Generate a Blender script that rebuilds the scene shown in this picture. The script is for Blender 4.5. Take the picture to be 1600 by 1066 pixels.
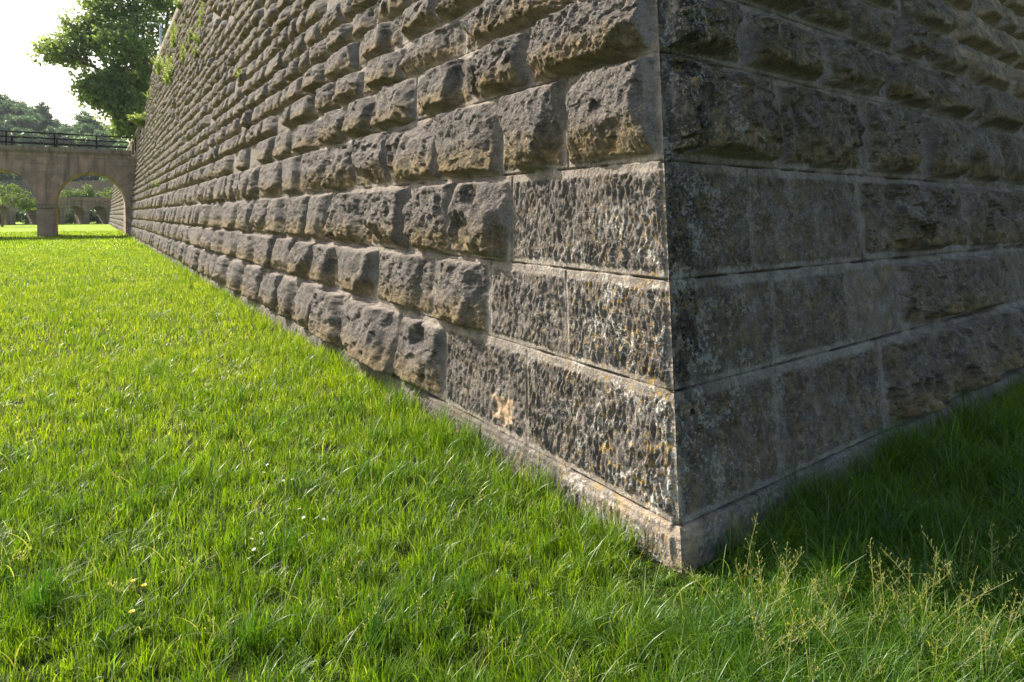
import bpy, math, random
import numpy as np

for o in list(bpy.data.objects):
    bpy.data.objects.remove(o)
S = bpy.context.scene
COL = S.collection
R = math.radians

# ------------------------------------------------------------------ camera
F = 1067.0            # focal length in photo pixels
HY = 335.0            # horizon row in the photo
EYE = 1.6
cam = bpy.data.cameras.new("camera")
co = bpy.data.objects.new("camera", cam)
COL.objects.link(co)
co.location = (0, 0, EYE)
co.rotation_euler = (R(90), 0, 0)
cam.sensor_width = 36
cam.lens = 36 * F / 1600
cam.shift_y = -(533 - HY) / 1600
cam.clip_start = 0.05
cam.clip_end = 3000
S.camera = co

# ------------------------------------------------------------------ light
ALPHA = R(25)         # how far the sun stands off the long face
ELEV = R(37)
DL = np.array([-math.sin(math.atan(656 / F)), math.cos(math.atan(656 / F))])   # long face runs this way
DR = np.array([math.sin(math.atan(1310 / F)), math.cos(math.atan(1310 / F))])  # shaded face runs this way
NL = np.array([-DL[1], DL[0]])
NR = np.array([DR[1], -DR[0]])
sh = math.cos(ALPHA) * DL + math.sin(ALPHA) * NL
SUN = np.array([sh[0] * math.cos(ELEV), sh[1] * math.cos(ELEV), math.sin(ELEV)])
W = bpy.data.worlds.new("World")
S.world = W
W.use_nodes = True
nt = W.node_tree
bg = nt.nodes["Background"]
sky = nt.nodes.new("ShaderNodeTexSky")
sky.sky_type = 'NISHITA'
sky.sun_disc = False
sky.sun_elevation = ELEV
sky.sun_rotation = math.atan2(sh[0], sh[1])
sky.air_density = 1.0
sky.dust_density = 3.5
sky.ozone_density = 0.7
nt.links.new(sky.outputs[0], bg.inputs[0])
bg.inputs[1].default_value = 0.14
sl = bpy.data.lights.new("sun", 'SUN')
sl.energy = 5.0
sl.angle = R(0.5)
sl.color = (1.0, 0.945, 0.87)
so = bpy.data.objects.new("sun", sl)
COL.objects.link(so)
from mathutils import Vector
so.rotation_euler = Vector(SUN).to_track_quat('Z', 'Y').to_euler()
so.location = (-30, 20, 60)
S.view_settings.view_transform = 'Standard'
S.view_settings.look = 'None'
S.view_settings.gamma = 1
S.view_settings.exposure = 0.95
S.cycles.max_bounces = 8
S.cycles.transparent_max_bounces = 8

# ------------------------------------------------------------------ helpers
rs = np.random.RandomState(7)
random.seed(7)


def lerp(a, b, t):
    return a + (b - a) * t


def sstep(a, b, x):
    t = np.clip((x - a) / (b - a), 0, 1)
    return t * t * (3 - 2 * t)


def _hash(x, y, z, s):
    h = (x.astype(np.int64) * 374761393 + y.astype(np.int64) * 668265263 + z.astype(np.int64) * 2147483647 + s * 974711) & 0xFFFFFFFF
    h = ((h ^ (h >> 13)) * 1274126177) & 0xFFFFFFFF
    h = ((h ^ (h >> 16)) * 2246822519) & 0xFFFFFFFF
    return h ^ (h >> 15)


def noise(x, y, z=0.0, seed=0):
    x = np.asarray(x, float); y = np.asarray(y, float); z = np.zeros_like(x) + z
    fx, fy, fz = np.floor(x), np.floor(y), np.floor(z)
    u, v, w = x - fx, y - fy, z - fz
    U, V_, W_ = (q * q * q * (q * (q * 6 - 15) + 10) for q in (u, v, w))
    out = 0
    for i in (0, 1):
        for j in (0, 1):
            for k in (0, 1):
                h = _hash(fx + i, fy + j, fz + k, seed)
                g = ((h & 1023) / 511.5 - 1) * (u - i) + (((h >> 10) & 1023) / 511.5 - 1) * (v - j) + (((h >> 20) & 1023) / 511.5 - 1) * (w - k)
                out = out + g * (U if i else 1 - U) * (V_ if j else 1 - V_) * (W_ if k else 1 - W_)
    return out * 1.5


def fbm(x, y, z, seed, octv=4, gain=0.5, ridge=False):
    a, s, n = 1.0, 0, 0
    f = 1.0
    for o in range(octv):
        q = noise(x * f, y * f, z * f + o * 7.3, seed + o)
        if ridge:
            q = 1 - 2 * np.abs(q)
        s = s + a * q
        n += a
        a *= gain
        f *= 2.03
    return s / n


def link(name, me, mat=None, parent=None):
    o = bpy.data.objects.new(name, me)
    COL.objects.link(o)
    if mat is not None and me is not None:
        me.materials.append(mat)
    if parent is not None:
        o.parent = parent
    return o


def mesh(name, V, Fs, attrs=None, smooth=False):
    """V (N,3); Fs list of index arrays (M,3|4)"""
    me = bpy.data.meshes.new(name)
    V = np.asarray(V, np.float32)
    if not isinstance(Fs, list):
        Fs = [Fs]
    Fs = [np.asarray(f, np.int32) for f in Fs if len(f)]
    idx = np.concatenate([f.ravel() for f in Fs])
    tot = np.concatenate([np.full(len(f), f.shape[1], np.int32) for f in Fs])
    st = np.concatenate([[0], np.cumsum(tot)[:-1]]).astype(np.int32)
    me.vertices.add(len(V)); me.vertices.foreach_set("co", V.ravel())
    me.loops.add(len(idx)); me.loops.foreach_set("vertex_index", idx)
    me.polygons.add(len(tot)); me.polygons.foreach_set("loop_start", st); me.polygons.foreach_set("loop_total", tot)
    if smooth:
        me.polygons.foreach_set("use_smooth", np.ones(len(tot), bool))
    me.update(calc_edges=True)
    for k, a in (attrs or {}).items():
        a = np.asarray(a, np.float32)
        if a.ndim == 2:
            at = me.attributes.new(k, 'FLOAT_COLOR', 'POINT'); at.data.foreach_set("color", a.ravel())
        else:
            at = me.attributes.new(k, 'FLOAT', 'POINT'); at.data.foreach_set("value", a.ravel())
    me.validate()
    return me


class MB:
    """collects plain shapes into one mesh"""
    def __init__(s):
        s.v, s.f, s.n, s.c = [], [], 0, []

    def add(s, V, Fa, c=0.5):
        V = np.asarray(V, float)
        s.v.append(V)
        for f in Fa:
            s.f.append([i + s.n for i in f])
        s.n += len(V)
        s.c.append(np.full(len(V), c))

    def box(s, o, ax, ay, az, c=0.5):
        """o = corner, three edge vectors"""
        o, ax, ay, az = (np.asarray(q, float) for q in (o, ax, ay, az))
        V = [o, o + ax, o + ax + ay, o + ay, o + az, o + ax + az, o + ax + ay + az, o + ay + az]
        s.add(V, [(0, 3, 2, 1), (4, 5, 6, 7), (0, 1, 5, 4), (1, 2, 6, 5), (2, 3, 7, 6), (3, 0, 4, 7)], c)

    def tube(s, pts, rad, n=8, c=0.5):
        pts = np.asarray(pts, float)
        rad = np.broadcast_to(rad, (len(pts),))
        V, Fa = [], []
        for i, p in enumerate(pts):
            d = pts[min(i + 1, len(pts) - 1)] - pts[max(i - 1, 0)]
            d = d / (np.linalg.norm(d) + 1e-9)
            a = np.cross(d, [0.31, 0.17, 0.93] if abs(d[2]) < 0.9 else [1, 0.1, 0])
            a /= np.linalg.norm(a)
            b = np.cross(d, a)
            for k in range(n):
                t = 2 * math.pi * k / n
                V.append(p + rad[i] * (math.cos(t) * a + math.sin(t) * b))
        for i in range(len(pts) - 1):
            for k in range(n):
                Fa.append((i * n + k, i * n + (k + 1) % n, (i + 1) * n + (k + 1) % n, (i + 1) * n + k))
        Fa.append(tuple(range(n))[::-1]); Fa.append(tuple((len(pts) - 1) * n + k for k in range(n)))
        s.add(V, Fa, c)

    def build(s, name, mat, parent=None, smooth=False):
        me = bpy.data.meshes.new(name)
        me.from_pydata(np.concatenate(s.v).tolist(), [], s.f)
        if smooth:
            me.polygons.foreach_set("use_smooth", np.ones(len(me.polygons), bool))
        at = me.attributes.new("tint", 'FLOAT', 'POINT')
        at.data.foreach_set("value", np.concatenate(s.c).astype(np.float32))
        me.update()
        return link(name, me, mat, parent)


def tag(o, label=None, cat=None, group=None, kind=None):
    for k, v in (("label", label), ("category", cat), ("group", group), ("kind", kind)):
        if v:
            o[k] = v
    return o


def empty(name, loc=(0, 0, 0), rz=0):
    o = bpy.data.objects.new(name, None)
    o.empty_display_size = 0.2
    COL.objects.link(o)
    o.location = loc
    o.rotation_euler = (0, 0, rz)
    return o


def copy_tree(o, parent=None):
    c = o.copy(); COL.objects.link(c)
    if parent is not None:
        c.parent = parent
    for ch in list(o.children):
        copy_tree(ch, c)
    return c


def ray(x, y):
    return np.array([(x - 800) / F, 1.0, (HY - y) / F])


def at(x, y, Y):
    r = ray(x, y)
    return np.array([r[0] * Y, Y, EYE + r[2] * Y])


# ------------------------------------------------------------------ materials
class NT:
    def __init__(s, name):
        s.m = bpy.data.materials.new(name); s.m.use_nodes = True
        s.t = s.m.node_tree; s.t.nodes.clear()
        s.out = s.n("ShaderNodeOutputMaterial")

    def n(s, typ, **kw):
        d = s.t.nodes.new(typ)
        for k, v in kw.items():
            setattr(d, k, v)
        return d

    def set(s, sock, v):
        if isinstance(v, bpy.types.NodeSocket):
            s.t.links.new(v, sock)
        elif isinstance(v, (tuple, list)):
            sock.default_value = tuple(v) + ((1,) if len(v) == 3 and len(sock.default_value) == 4 else ())
        else:
            sock.default_value = v

    def pos(s):
        return s.n("ShaderNodeNewGeometry").outputs["Position"]

    def objc(s):
        return s.n("ShaderNodeTexCoord").outputs["Object"]

    def vmul(s, v, k):
        d = s.n("ShaderNodeVectorMath", operation='MULTIPLY'); s.set(d.inputs[0], v); s.set(d.inputs[1], k)
        return d.outputs[0]

    def noise(s, v, scale, detail=4, rough=0.55):
        d = s.n("ShaderNodeTexNoise"); s.set(d.inputs["Vector"], v)
        d.inputs["Scale"].default_value = scale; d.inputs["Detail"].default_value = detail; d.inputs["Roughness"].default_value = rough
        return d.outputs["Fac"]

    def vor(s, v, scale, out="Distance"):
        d = s.n("ShaderNodeTexVoronoi"); s.set(d.inputs["Vector"], v); d.inputs["Scale"].default_value = scale
        return d.outputs[out]

    def rng(s, x, a, b, c=0, d_=1):
        d = s.n("ShaderNodeMapRange"); s.set(d.inputs[0], x)
        for i, q in zip((1, 2, 3, 4), (a, b, c, d_)):
            d.inputs[i].default_value = q
        return d.outputs[0]

    def math(s, op, a, b=0.0):
        d = s.n("ShaderNodeMath", operation=op); s.set(d.inputs[0], a); s.set(d.inputs[1], b)
        return d.outputs[0]

    def mul(s, a, b): return s.math('MULTIPLY', a, b)

    def mix(s, f, a, b, mode='MIX'):
        d = s.n("ShaderNodeMix", data_type='RGBA', blend_type=mode)
        s.set(d.inputs[0], f); s.set(d.inputs[6], a); s.set(d.inputs[7], b)
        return d.outputs[2]

    def attr(s, name):
        return s.n("ShaderNodeAttribute", attribute_name=name)

    def bump(s, h, dist, strength=1.0, nrm=None):
        d = s.n("ShaderNodeBump"); s.set(d.inputs["Height"], h); d.inputs["Distance"].default_value = dist; d.inputs["Strength"].default_value = strength
        if nrm is not None: s.set(d.inputs["Normal"], nrm)
        return d.outputs[0]

    def princ(s, col, rough=0.9, spec=0.2, nrm=None, metal=0.0):
        d = s.n("ShaderNodeBsdfPrincipled"); s.set(d.inputs["Base Color"], col); s.set(d.inputs["Roughness"], rough)
        d.inputs["Specular IOR Level"].default_value = spec; d.inputs["Metallic"].default_value = metal
        if nrm is not None: s.set(d.inputs["Normal"], nrm)
        return d.outputs[0]

    def done(s, sh):
        s.t.links.new(sh, s.out.inputs[0])
        return s.m


def stone_material():
    m = NT("weathered_stone")
    p = m.pos()
    a = m.attr("masks")
    sep = m.n("ShaderNodeSeparateColor"); m.set(sep.inputs[0], a.outputs["Color"])
    boss, ochre, lich, dark = sep.outputs[0], sep.outputs[1], sep.outputs[2], a.outputs["Alpha"]
    tint = m.attr("tint").outputs["Fac"]
    n1 = m.noise(p, 3.0, 5); n2 = m.noise(p, 14.0, 5, 0.65); n3 = m.noise(p, 70.0, 3, 0.6)
    nv = m.noise(m.vmul(p, (30, 30, 7)), 1.0, 3)
    n5 = m.noise(p, 45, 5, .72); n9 = m.noise(p, 8, 6, .68)
    margin = m.mix(m.rng(n9, .32, .68), (.14, .12, .10), (.355, .305, .248))
    crust = m.mix(m.rng(n2, .32, .7), (.038, .033, .030), (.178, .155, .134))
    crust = m.mix(m.rng(tint, 0, 1, 0, .75), crust, m.mix(n9, (.088, .078, .072), (.185, .162, .142)))
    f = m.math('MULTIPLY', boss, m.rng(n1, .3, .6, .6, 1))
    c = m.mix(f, margin, crust)
    # pale chips and dark specks
    c = m.mix(m.rng(n3, .58, .7, 0, .6), c, (.50, .43, .34))
    c = m.mix(m.rng(n5, .56, .68, 0, .7), c, (.05, .042, .036))
    # ochre algae under the bosses; shaded face also tinted warm to offset bluish light
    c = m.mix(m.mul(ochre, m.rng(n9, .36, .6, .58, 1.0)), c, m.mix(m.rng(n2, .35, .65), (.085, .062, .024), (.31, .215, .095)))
    # black crust
    c = m.mix(m.mul(dark, m.rng(m.noise(m.vmul(p, (1, 1, .6)), 11, 7, .75), .40, .53)), c, m.mix(m.rng(n3, .4, .65), (.022, .019, .016), (.085, .075, .06)))
    # lichen : ragged pale grey and orange crusts
    la = m.noise(p, 38, 6, .75); lb = m.noise(m.vmul(p, (1.1, .9, 1)), 31, 5, .7); lc = m.noise(p, 5.5, 4, .6)
    sp1 = m.rng(m.math('ADD', la, m.mul(lc, .6)), .855, .90)
    sp2 = m.rng(m.math('ADD', lb, m.mul(m.noise(p, 7.7, 3), .35)), .755, .79)
    c = m.mix(m.mul(lich, m.mul(sp1, .9)), c, m.mix(n3, (.42, .40, .35), (.66, .63, .55)))
    c = m.mix(m.mul(m.math('POWER', lich, .9), m.mul(sp2, .7)), c, m.mix(n3, (.30, .19, .03), (.52, .33, .08)))
    # fresh, bare peach stone where the face has spalled
    fresh = m.attr("fresh").outputs["Fac"]
    c = m.mix(fresh, c, m.mix(m.rng(n2, .35, .7), (.40, .28, .165), (.58, .43, .28)))
    h = m.math('ADD', m.mul(n3, .5), m.math('ADD', m.mul(n2, .8), m.mul(nv, .35)))
    h = m.math('ADD', h, m.math('ADD', m.mul(m.noise(p, 190, 2), .25), m.mul(n5, .7)))
    return m.done(m.princ(c, .93, .15, m.bump(h, .016, 1.0)))


def simple_stone(name, c1, c2, scale=3, bscale=25, bd=.01, streak=None, course=None):
    m = NT(name); p = m.objc()
    t = m.attr("tint").outputs["Fac"]
    c = m.mix(m.rng(m.noise(p, scale, 6, .6), .3, .7), c1, c2)
    c = m.mix(m.rng(t, 0, 1, 0, .9), c, m.mix(.45, c, (.46, .29, .23)))
    c = m.mix(1.0, c, m.mix(t, (.98, .97, .97), (1.2, 1.13, 1.11)) if course else (1, 1, 1), 'MULTIPLY')
    if course is not None:
        dp = m.n("ShaderNodeVectorMath", operation='DOT_PRODUCT'); m.set(dp.inputs[0], p); m.set(dp.inputs[1], (course[0], course[1], 0))
        sx = m.n("ShaderNodeSeparateXYZ"); m.set(sx.inputs[0], p)
        cb_ = m.n("ShaderNodeCombineXYZ"); m.set(cb_.inputs[0], dp.outputs["Value"]); m.set(cb_.inputs[1], sx.outputs[2])
        bk = m.n("ShaderNodeTexBrick"); m.set(bk.inputs["Vector"], cb_.outputs[0])
        bk.inputs["Scale"].default_value = 1.0; bk.inputs["Brick Width"].default_value = 1.25; bk.inputs["Row Height"].default_value = .52
        bk.inputs["Mortar Size"].default_value = .018
        bk.inputs["Color1"].default_value = (.86, .86, .87, 1); bk.inputs["Color2"].default_value = (1.28, 1.2, 1.15, 1); bk.inputs["Mortar"].default_value = (.72, .7, .68, 1)
        c = m.mix(m.rng(t, .001, .01, 1, 0), c, m.mix(1.0, c, bk.outputs["Color"], 'MULTIPLY'))
    if streak:
        c = m.mix(m.rng(m.noise(m.vmul(p, (1.2, 1.2, .14)), 2.2, 4), .5, .68, 0, .75), c, streak)
    n = m.noise(p, bscale, 5, .65)
    return m.done(m.princ(c, .9, .2, m.bump(n, bd, .8)))


def leaf_material(name, c1, c2, trans=.45, tcol=None, rough=.45, spec=.35, attr="tint"):
    m = NT(name)
    t = m.attr(attr).outputs["Fac"]
    c = m.mix(t, c1, c2)
    tc = m.mix(t, tcol[0], tcol[1]) if tcol else c
    b = m.princ(c, rough, spec)
    tr = m.n("ShaderNodeBsdfTranslucent"); m.set(tr.inputs[0], tc)
    mx = m.n("ShaderNodeMixShader"); mx.inputs[0].default_value = trans
    m.t.links.new(b, mx.inputs[1]); m.t.links.new(tr.outputs[0], mx.inputs[2])
    return m.done(mx.outputs[0])


def grass_material():
    m = NT("grass_blades")
    a = m.attr("col")
    c = a.outputs["Color"]
    b = m.princ(c, .38, .4)
    tr = m.n("ShaderNodeBsdfTranslucent"); m.set(tr.inputs[0], m.mix(1.0, c, (1.75, 1.5, .5), 'MULTIPLY'))
    mx = m.n("ShaderNodeMixShader"); mx.inputs[0].default_value = .5
    m.t.links.new(b, mx.inputs[1]); m.t.links.new(tr.outputs[0], mx.inputs[2])
    return m.done(mx.outputs[0])


def ground_material():
    m = NT("turf_soil"); p = m.pos()
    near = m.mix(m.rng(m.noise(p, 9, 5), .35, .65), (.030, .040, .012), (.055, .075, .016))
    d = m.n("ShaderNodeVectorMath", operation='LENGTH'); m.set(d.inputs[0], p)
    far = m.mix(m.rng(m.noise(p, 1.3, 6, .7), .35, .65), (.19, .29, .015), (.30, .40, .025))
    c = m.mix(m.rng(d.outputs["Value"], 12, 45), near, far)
    return m.done(m.princ(c, .95, .1, m.bump(m.noise(p, 30, 5, .7), .05, 1)))


def plain(name, c, rough=.5, spec=.4, metal=0.0):
    m = NT(name)
    n = m.noise(m.objc(), 20, 3)
    return m.done(m.princ(m.mix(m.rng(n, .3, .7, 0, .4), c, tuple(q * .6 for q in c)), rough, spec, None, metal))


M_STONE = stone_material()
M_CORE = simple_stone("wall_core_stone", (.05, .042, .035), (.09, .075, .06))
M_COPING = simple_stone("coping_stone", (.15, .12, .095), (.25, .20, .16))
M_BRIDGE = simple_stone("bridge_sandstone", (.24, .168, .142), (.43, .31, .258), 1.4, 18, .012, (.15, .115, .095), (-NL[0] * -1, -NL[1] * -1))
M_BAND = simple_stone("bridge_band_stone", (.16, .125, .105), (.30, .235, .195), 2.0, 18, .012, (.08, .07, .06))
M_VIADUCT = simple_stone("viaduct_sandstone", (.22, .175, .14), (.36, .29, .23), .8, 12, .02, (.14, .12, .10), (.67, .74))
M_DARKWALL = simple_stone("shaded_dark_stone", (.05, .05, .058), (.09, .088, .095), .5, 6, .03)  # shade on the distant wall is put into its dark colour
M_IRON = plain("dark_iron", (.012, .010, .010), .7, .15)
M_STEEL = plain("galvanised_steel", (.42, .43, .44), .4, .5, .6)
M_LAMP = plain("lamp_enamel", (.62, .63, .62), .35)
M_BARK = simple_stone("bark", (.05, .04, .03), (.11, .085, .06), 4, 14, .03)
M_GRASS = grass_material()
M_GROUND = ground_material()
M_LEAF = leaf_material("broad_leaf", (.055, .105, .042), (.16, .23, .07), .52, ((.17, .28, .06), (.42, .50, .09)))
M_LEAF_BLUE = leaf_material("hill_leaf", (.045, .10, .055), (.11, .18, .07), .42, ((.08, .17, .06), (.18, .28, .06)))
M_LEAF_LIGHT = leaf_material("light_leaf", (.05, .095, .02), (.13, .19, .035), .45, ((.10, .17, .015), (.22, .30, .03)))
M_WEED = leaf_material("weed_leaf", (.26, .36, .07), (.48, .54, .14), .5, ((.3, .42, .05), (.5, .55, .1)))

# ------------------------------------------------------------------ bastion wall geometry
C0 = np.array([.760, 3.06])
EY = .22
k_ = 335 / F
z_ = (EYE + k_ * C0[1]) / (1 - k_ * EY)
EX = ((1027 - 800) / F * (C0[1] + EY * z_) - C0[0]) / z_
E2 = np.array([EX, EY])
BL = -E2 @ NL
BR = -E2 @ NR


class Face:
    def __init__(s, d, n, b, fid):
        s.d, s.fid = d, fid
        s.n = np.array([n[0], n[1], b]); s.n /= np.linalg.norm(s.n)
        s.nh = n; s.b = b

    def P(s, t, z, h=0.0):
        t, z, h = np.broadcast_arrays(np.asarray(t, float), np.asarray(z, float), np.asarray(h, float))
        return np.stack([C0[0] + E2[0] * z + s.d[0] * t + h * s.n[0],
                         C0[1] + E2[1] * z + s.d[1] * t + h * s.n[1], z + h * s.n[2]], -1)

    def pix(s, x, y):
        """photo pixel -> (t, z) on this face"""
        r = ray(x, y)
        A = np.array([[s.d[0], E2[0], -r[0]], [s.d[1], E2[1], -r[1]], [0, 1, -r[2]]])
        t, z, l = np.linalg.solve(A, [-C0[0], -C0[1], EYE])
        return t, z

    def tx(s, x, z):
        u = (x - 800) / F
        cx, cy = C0 + E2 * z
        return (u * cy - cx) / (s.d[0] - u * s.d[1])


LF = Face(DL, NL, BL, 0)
RF = Face(DR, NR, BR, 1)


def zcorner(y):
    k = (HY - y) / F
    return (EYE + k * C0[1]) / (1 - k * EY)


T_END = LF.pix(199, 367)[0]
T_TOP, H_TOP = LF.pix(240, 113)
T_MID, Z_MID = LF.pix(212, 238)
print("FIT  bL %.3f bR %.3f T_END %.1f T_TOP %.1f H %.2f  mid %.1f %.2f" % (BL, BR, T_END, T_TOP, H_TOP, T_MID, Z_MID))
T_END = min(max(T_END, 48), 62)
H_TOP = min(max(H_TOP, 9), 13)
rows = [zcorner(y) for y in (825, 613, 438, 250, 79, -43, -140, -233)]
rr = random.Random(3)
while rows[-1] < H_TOP - .5:
    rows.append(rows[-1] + rr.uniform(.32, .40))
rows[-1] = H_TOP
PZ = rows[0]
print("ROWS", [round(r, 2) for r in rows[:9]], "H", H_TOP)


def top_at(t):
    """height of the long face: full height, then falling towards the bridge"""
    if t <= T_TOP:
        return H_TOP
    return max(6.2, lerp(H_TOP, 6.2, (t - T_TOP) / max(1.0, T_END - 1 - T_TOP)))


def proj(P):
    P = np.asarray(P)
    Y = np.maximum(P[..., 1], .05)
    return 800 + P[..., 0] / Y * F, HY - (P[..., 2] - EYE) / Y * F


def fracture(A_, B_, Wd, H, size, amp, rr_, warp):
    """broken-stone relief: cells, each a tilted plane, warped so that their edges run unevenly"""
    K = int(np.clip(Wd * H / size ** 2, 3, 70))
    cx, cy = rr_.uniform(0, Wd, K), rr_.uniform(0, H, K)
    tx, ty = rr_.normal(0, .28, K), rr_.normal(0, .22, K)
    of = rr_.normal(0, 1, K) * amp
    x, y = A_ + warp[0], B_ + warp[1]
    best = np.full(A_.shape, 1e9); h = np.zeros(A_.shape)
    for k in range(K):
        d = (x - cx[k]) ** 2 + ((y - cy[k]) * 1.25) ** 2
        m = d < best
        best = np.where(m, d, best)
        h = np.where(m, of[k] + tx[k] * (A_ - cx[k]) + ty[k] * (B_ - cy[k]), h)
    return h


def patch(fc, t0, t1, z0, z1, kind, seed, corner=False, base=0.0, opts=None):
    """one dressed stone as a displaced grid. returns V, quads, masks, tint, fresh"""
    opts = opts or {}
    rnd = random.Random(seed)
    Wd, H = t1 - t0, z1 - z0
    cn = fc.P((t0 + t1) / 2, (z0 + z1) / 2)
    px, py = proj(fc.P([t0, t0, t1, t1], [z0, z1, z0, z1]))
    D = float(np.min(np.linalg.norm(fc.P([t0, t0, t1, t1], [z0, z1, z0, z1]) - [0, 0, EYE], axis=-1)))
    vis = px.max() > -60 and px.min() < 1660 and py.max() > -60 and py.min() < 1130
    view = (np.array([0, 0, EYE]) - cn); view /= np.linalg.norm(view)
    ci = max(.12, float(view @ fc.n))
    q = D / 683.0
    dz = max(.0045, q * .95); dt = max(.0045, min(q * .8 / ci, .16))
    if not vis:
        dz = dt = max(.05, dz, dt)
    nz = int(np.clip(round(H / dz), 5, 160)); nt_ = int(np.clip(round(Wd / dt), 5, 300))
    if corner:
        nz = int(np.clip(round(H / (.0045 if vis else .05)), 5, 160))
    a = np.linspace(0, Wd, nt_ + 1); b = np.linspace(0, H, nz + 1)
    B_, A_ = np.meshgrid(b, a, indexing='ij')
    T, Z = A_ + t0, B_ + z0
    so_ = fc.fid * 57.0
    cell = max(dz, dt)
    v = B_ / H
    lo = 1 - sstep(.15, .65, v)
    soft = fc.fid == 1
    n_low = fbm(T * 7, Z * 7, so_, 11, 3)
    ochre = np.zeros_like(A_); boss = np.zeros_like(A_)  # ochre: algae stain, plus a colour offset to blue skylight on the shaded face
    if kind == 'rock':
        Am = rnd.uniform(.08, .13) * (1.08 if soft else 1.0) * opts.get('amp', 1)
        mb, mt = rnd.uniform(.015, .03), rnd.uniform(.02, .04)
        ml, mr = rnd.uniform(.016, .034), rnd.uniform(.018, .038)
        if soft: ml, mr, mb, mt = ml + .026, mr + .014, mb + .014, mt + .01
        else: ml, mr = ml + .006, mr + .008
        rug = rnd.choice((.45, .6, .8, 1.0, 1.15))
        if corner: ml = .06
        far = float(sstep(4, 12, t0) if not soft else 0) 
        hi_ = float(sstep(3.2, 5.5, z0))
        rgh = max(far * .6, hi_ * .8)
        mb *= 1 - .6 * rgh; mt *= 1 - .75 * rgh
        Am *= 1 + .7 * rgh * (rnd.random() - .4)
        wob = .014 * n_low + .005 * noise(T * 25, Z * 25, so_, 5)
        d = np.minimum(np.minimum(A_ - ml, Wd - A_ - mr), np.minimum(B_ - mb, (H - B_ - mt) * .75)) + wob
        d = np.minimum(d, np.minimum(np.minimum(A_, Wd - A_), np.minimum(B_, H - B_)) - .004)
        r = rnd.uniform(.028, .055)
        p = np.clip(d / r, 0, 1)
        h = Am * np.sqrt(np.clip(1 - (1 - p) ** 2, 0, 1))
        xx, yy = A_ - Wd / 2, B_ - H / 2
        wx = .05 * noise(T * 5, Z * 5, so_, 21)
        for k in range(8):
            th = rnd.uniform(0, 2 * math.pi)
            ext = abs(math.cos(th)) * Wd / 2 + abs(math.sin(th)) * H / 2
            s = rnd.uniform(.25, 1.0)
            F_ = Am * rnd.uniform(.85, 1.2) + s * (rnd.uniform(.3, .85) * ext - (xx * math.cos(th) + yy * math.sin(th)) + wx)
            h = np.minimum(h, np.maximum(F_, Am * .12 * p))
        h = h * (1.0 + .45 * (.45 - v))
        rg = fbm(T * 6.5 + 3, Z * 6.5, so_, 31, 5, .55, True)
        fl = noise(T * 34, Z * 8, so_, 41)
        lump = noise(T * 9 + 1.5 * n_low, Z * 9, so_, 33)
        rough = (.022 if soft else .040) * (1 + .6 * rgh) * (rg - .25) + (.004 if soft else .010) * fl * (.35 + lo) - (.012 if soft else .028) * (1 + 1.2 * rgh) * sstep(.15, .75, lump)
        if cell < .07:
            rough = rough + (.006 if soft else .013) * fbm(T * 30 + 2 * n_low, Z * 24, so_, 51, 3, .6, True)
        if cell < .035 and vis:
            rf = np.random.RandomState(seed)
            wp_ = (.035 * noise(T * 9, Z * 9, so_, 301) + .014 * noise(T * 31, Z * 31, so_, 302), .035 * noise(T * 9, Z * 9, so_, 303) + .014 * noise(T * 31, Z * 31, so_, 304))
            k_f = rf.uniform(.55, .95) if soft else rf.choice((.28, .42, .55, .7)) * (.5 if opts.get('hollow') else 1)
            rough = rough * .8
            h = h + k_f * sstep(.05, .5, p) * (.75 * fracture(A_, B_, Wd, H, .15, .012, rf, wp_) + (.85 * fracture(A_, B_, Wd, H, .065, .0055, rf, wp_) if cell < .02 else 0))
        h = h + sstep(0, .6, p) * rough * (rug if not soft else .4 + .6 * rug)
        if opts.get('hollow'):
            for hx, hz, hr, hd in opts['hollow']:
                g = 1 - sstep(.55, 1.15, np.sqrt(((A_ / Wd - hx) / hr) ** 2 + ((v - hz) / hr) ** 2 * .8) + .35 * noise(T * 12, Z * 12, so_, 61))
                h = h - g * hd
        h = np.maximum(h, -.01)
        boss = np.maximum(sstep(.1, .6, p), .85 * rgh)
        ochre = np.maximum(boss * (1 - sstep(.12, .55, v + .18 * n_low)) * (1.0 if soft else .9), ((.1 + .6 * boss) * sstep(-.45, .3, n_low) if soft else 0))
    else:
        mg = .028 if kind == 'tooled' else .02
        ml = .012
        d = np.minimum(np.minimum(A_ - ml, Wd - A_ - ml), np.minimum(B_ - mg, H - B_ - mg * 1.5)) + .012 * n_low
        p = sstep(0, .025, d)
        am = {'tooled': .021, 'smooth': .006, 'plinth': .010}[kind] * (1.1 if soft else 1)
        wq = 1.3 * noise(T * 4, Z * 6, so_, 3) + .5 * noise(T * 11, Z * 14, so_, 4)
        g1_ = np.clip(1 - np.abs(noise(T * 27 + wq, Z * 4.2, so_, 71)) * 3.2, 0, 1)
        g2_ = np.clip(1 - np.abs(noise(T * 41 + wq, Z * 5.5, so_, 77)) * 3.6, 0, 1)
        fl = .6 - 1.5 * np.maximum(g1_, .8 * g2_)
        fl2 = noise(T * 75, Z * 22, so_, 72) + .8 * noise(T * 24, Z * 11, so_, 76)
        gate = .55 + .6 * noise(T * 5, Z * 4, so_, 73)
        h = p * am * (fl * gate + .5 * fl2) + .008 * fbm(T * 4, Z * 4, so_, 74, 3) + .004 * fbm(T * 40, Z * 30, so_, 75, 3)
        h = h + p * .008
        boss = p * .75 if kind == 'tooled' else np.maximum(p * .5, .8 * sstep(.5, 1.1, T) if not soft else .5) if kind == 'plinth' else p * .4
        ochre = ((.05 + .7 * p) if soft else boss * .35) * sstep(-.4 if soft else -.1, .35, n_low)
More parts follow.
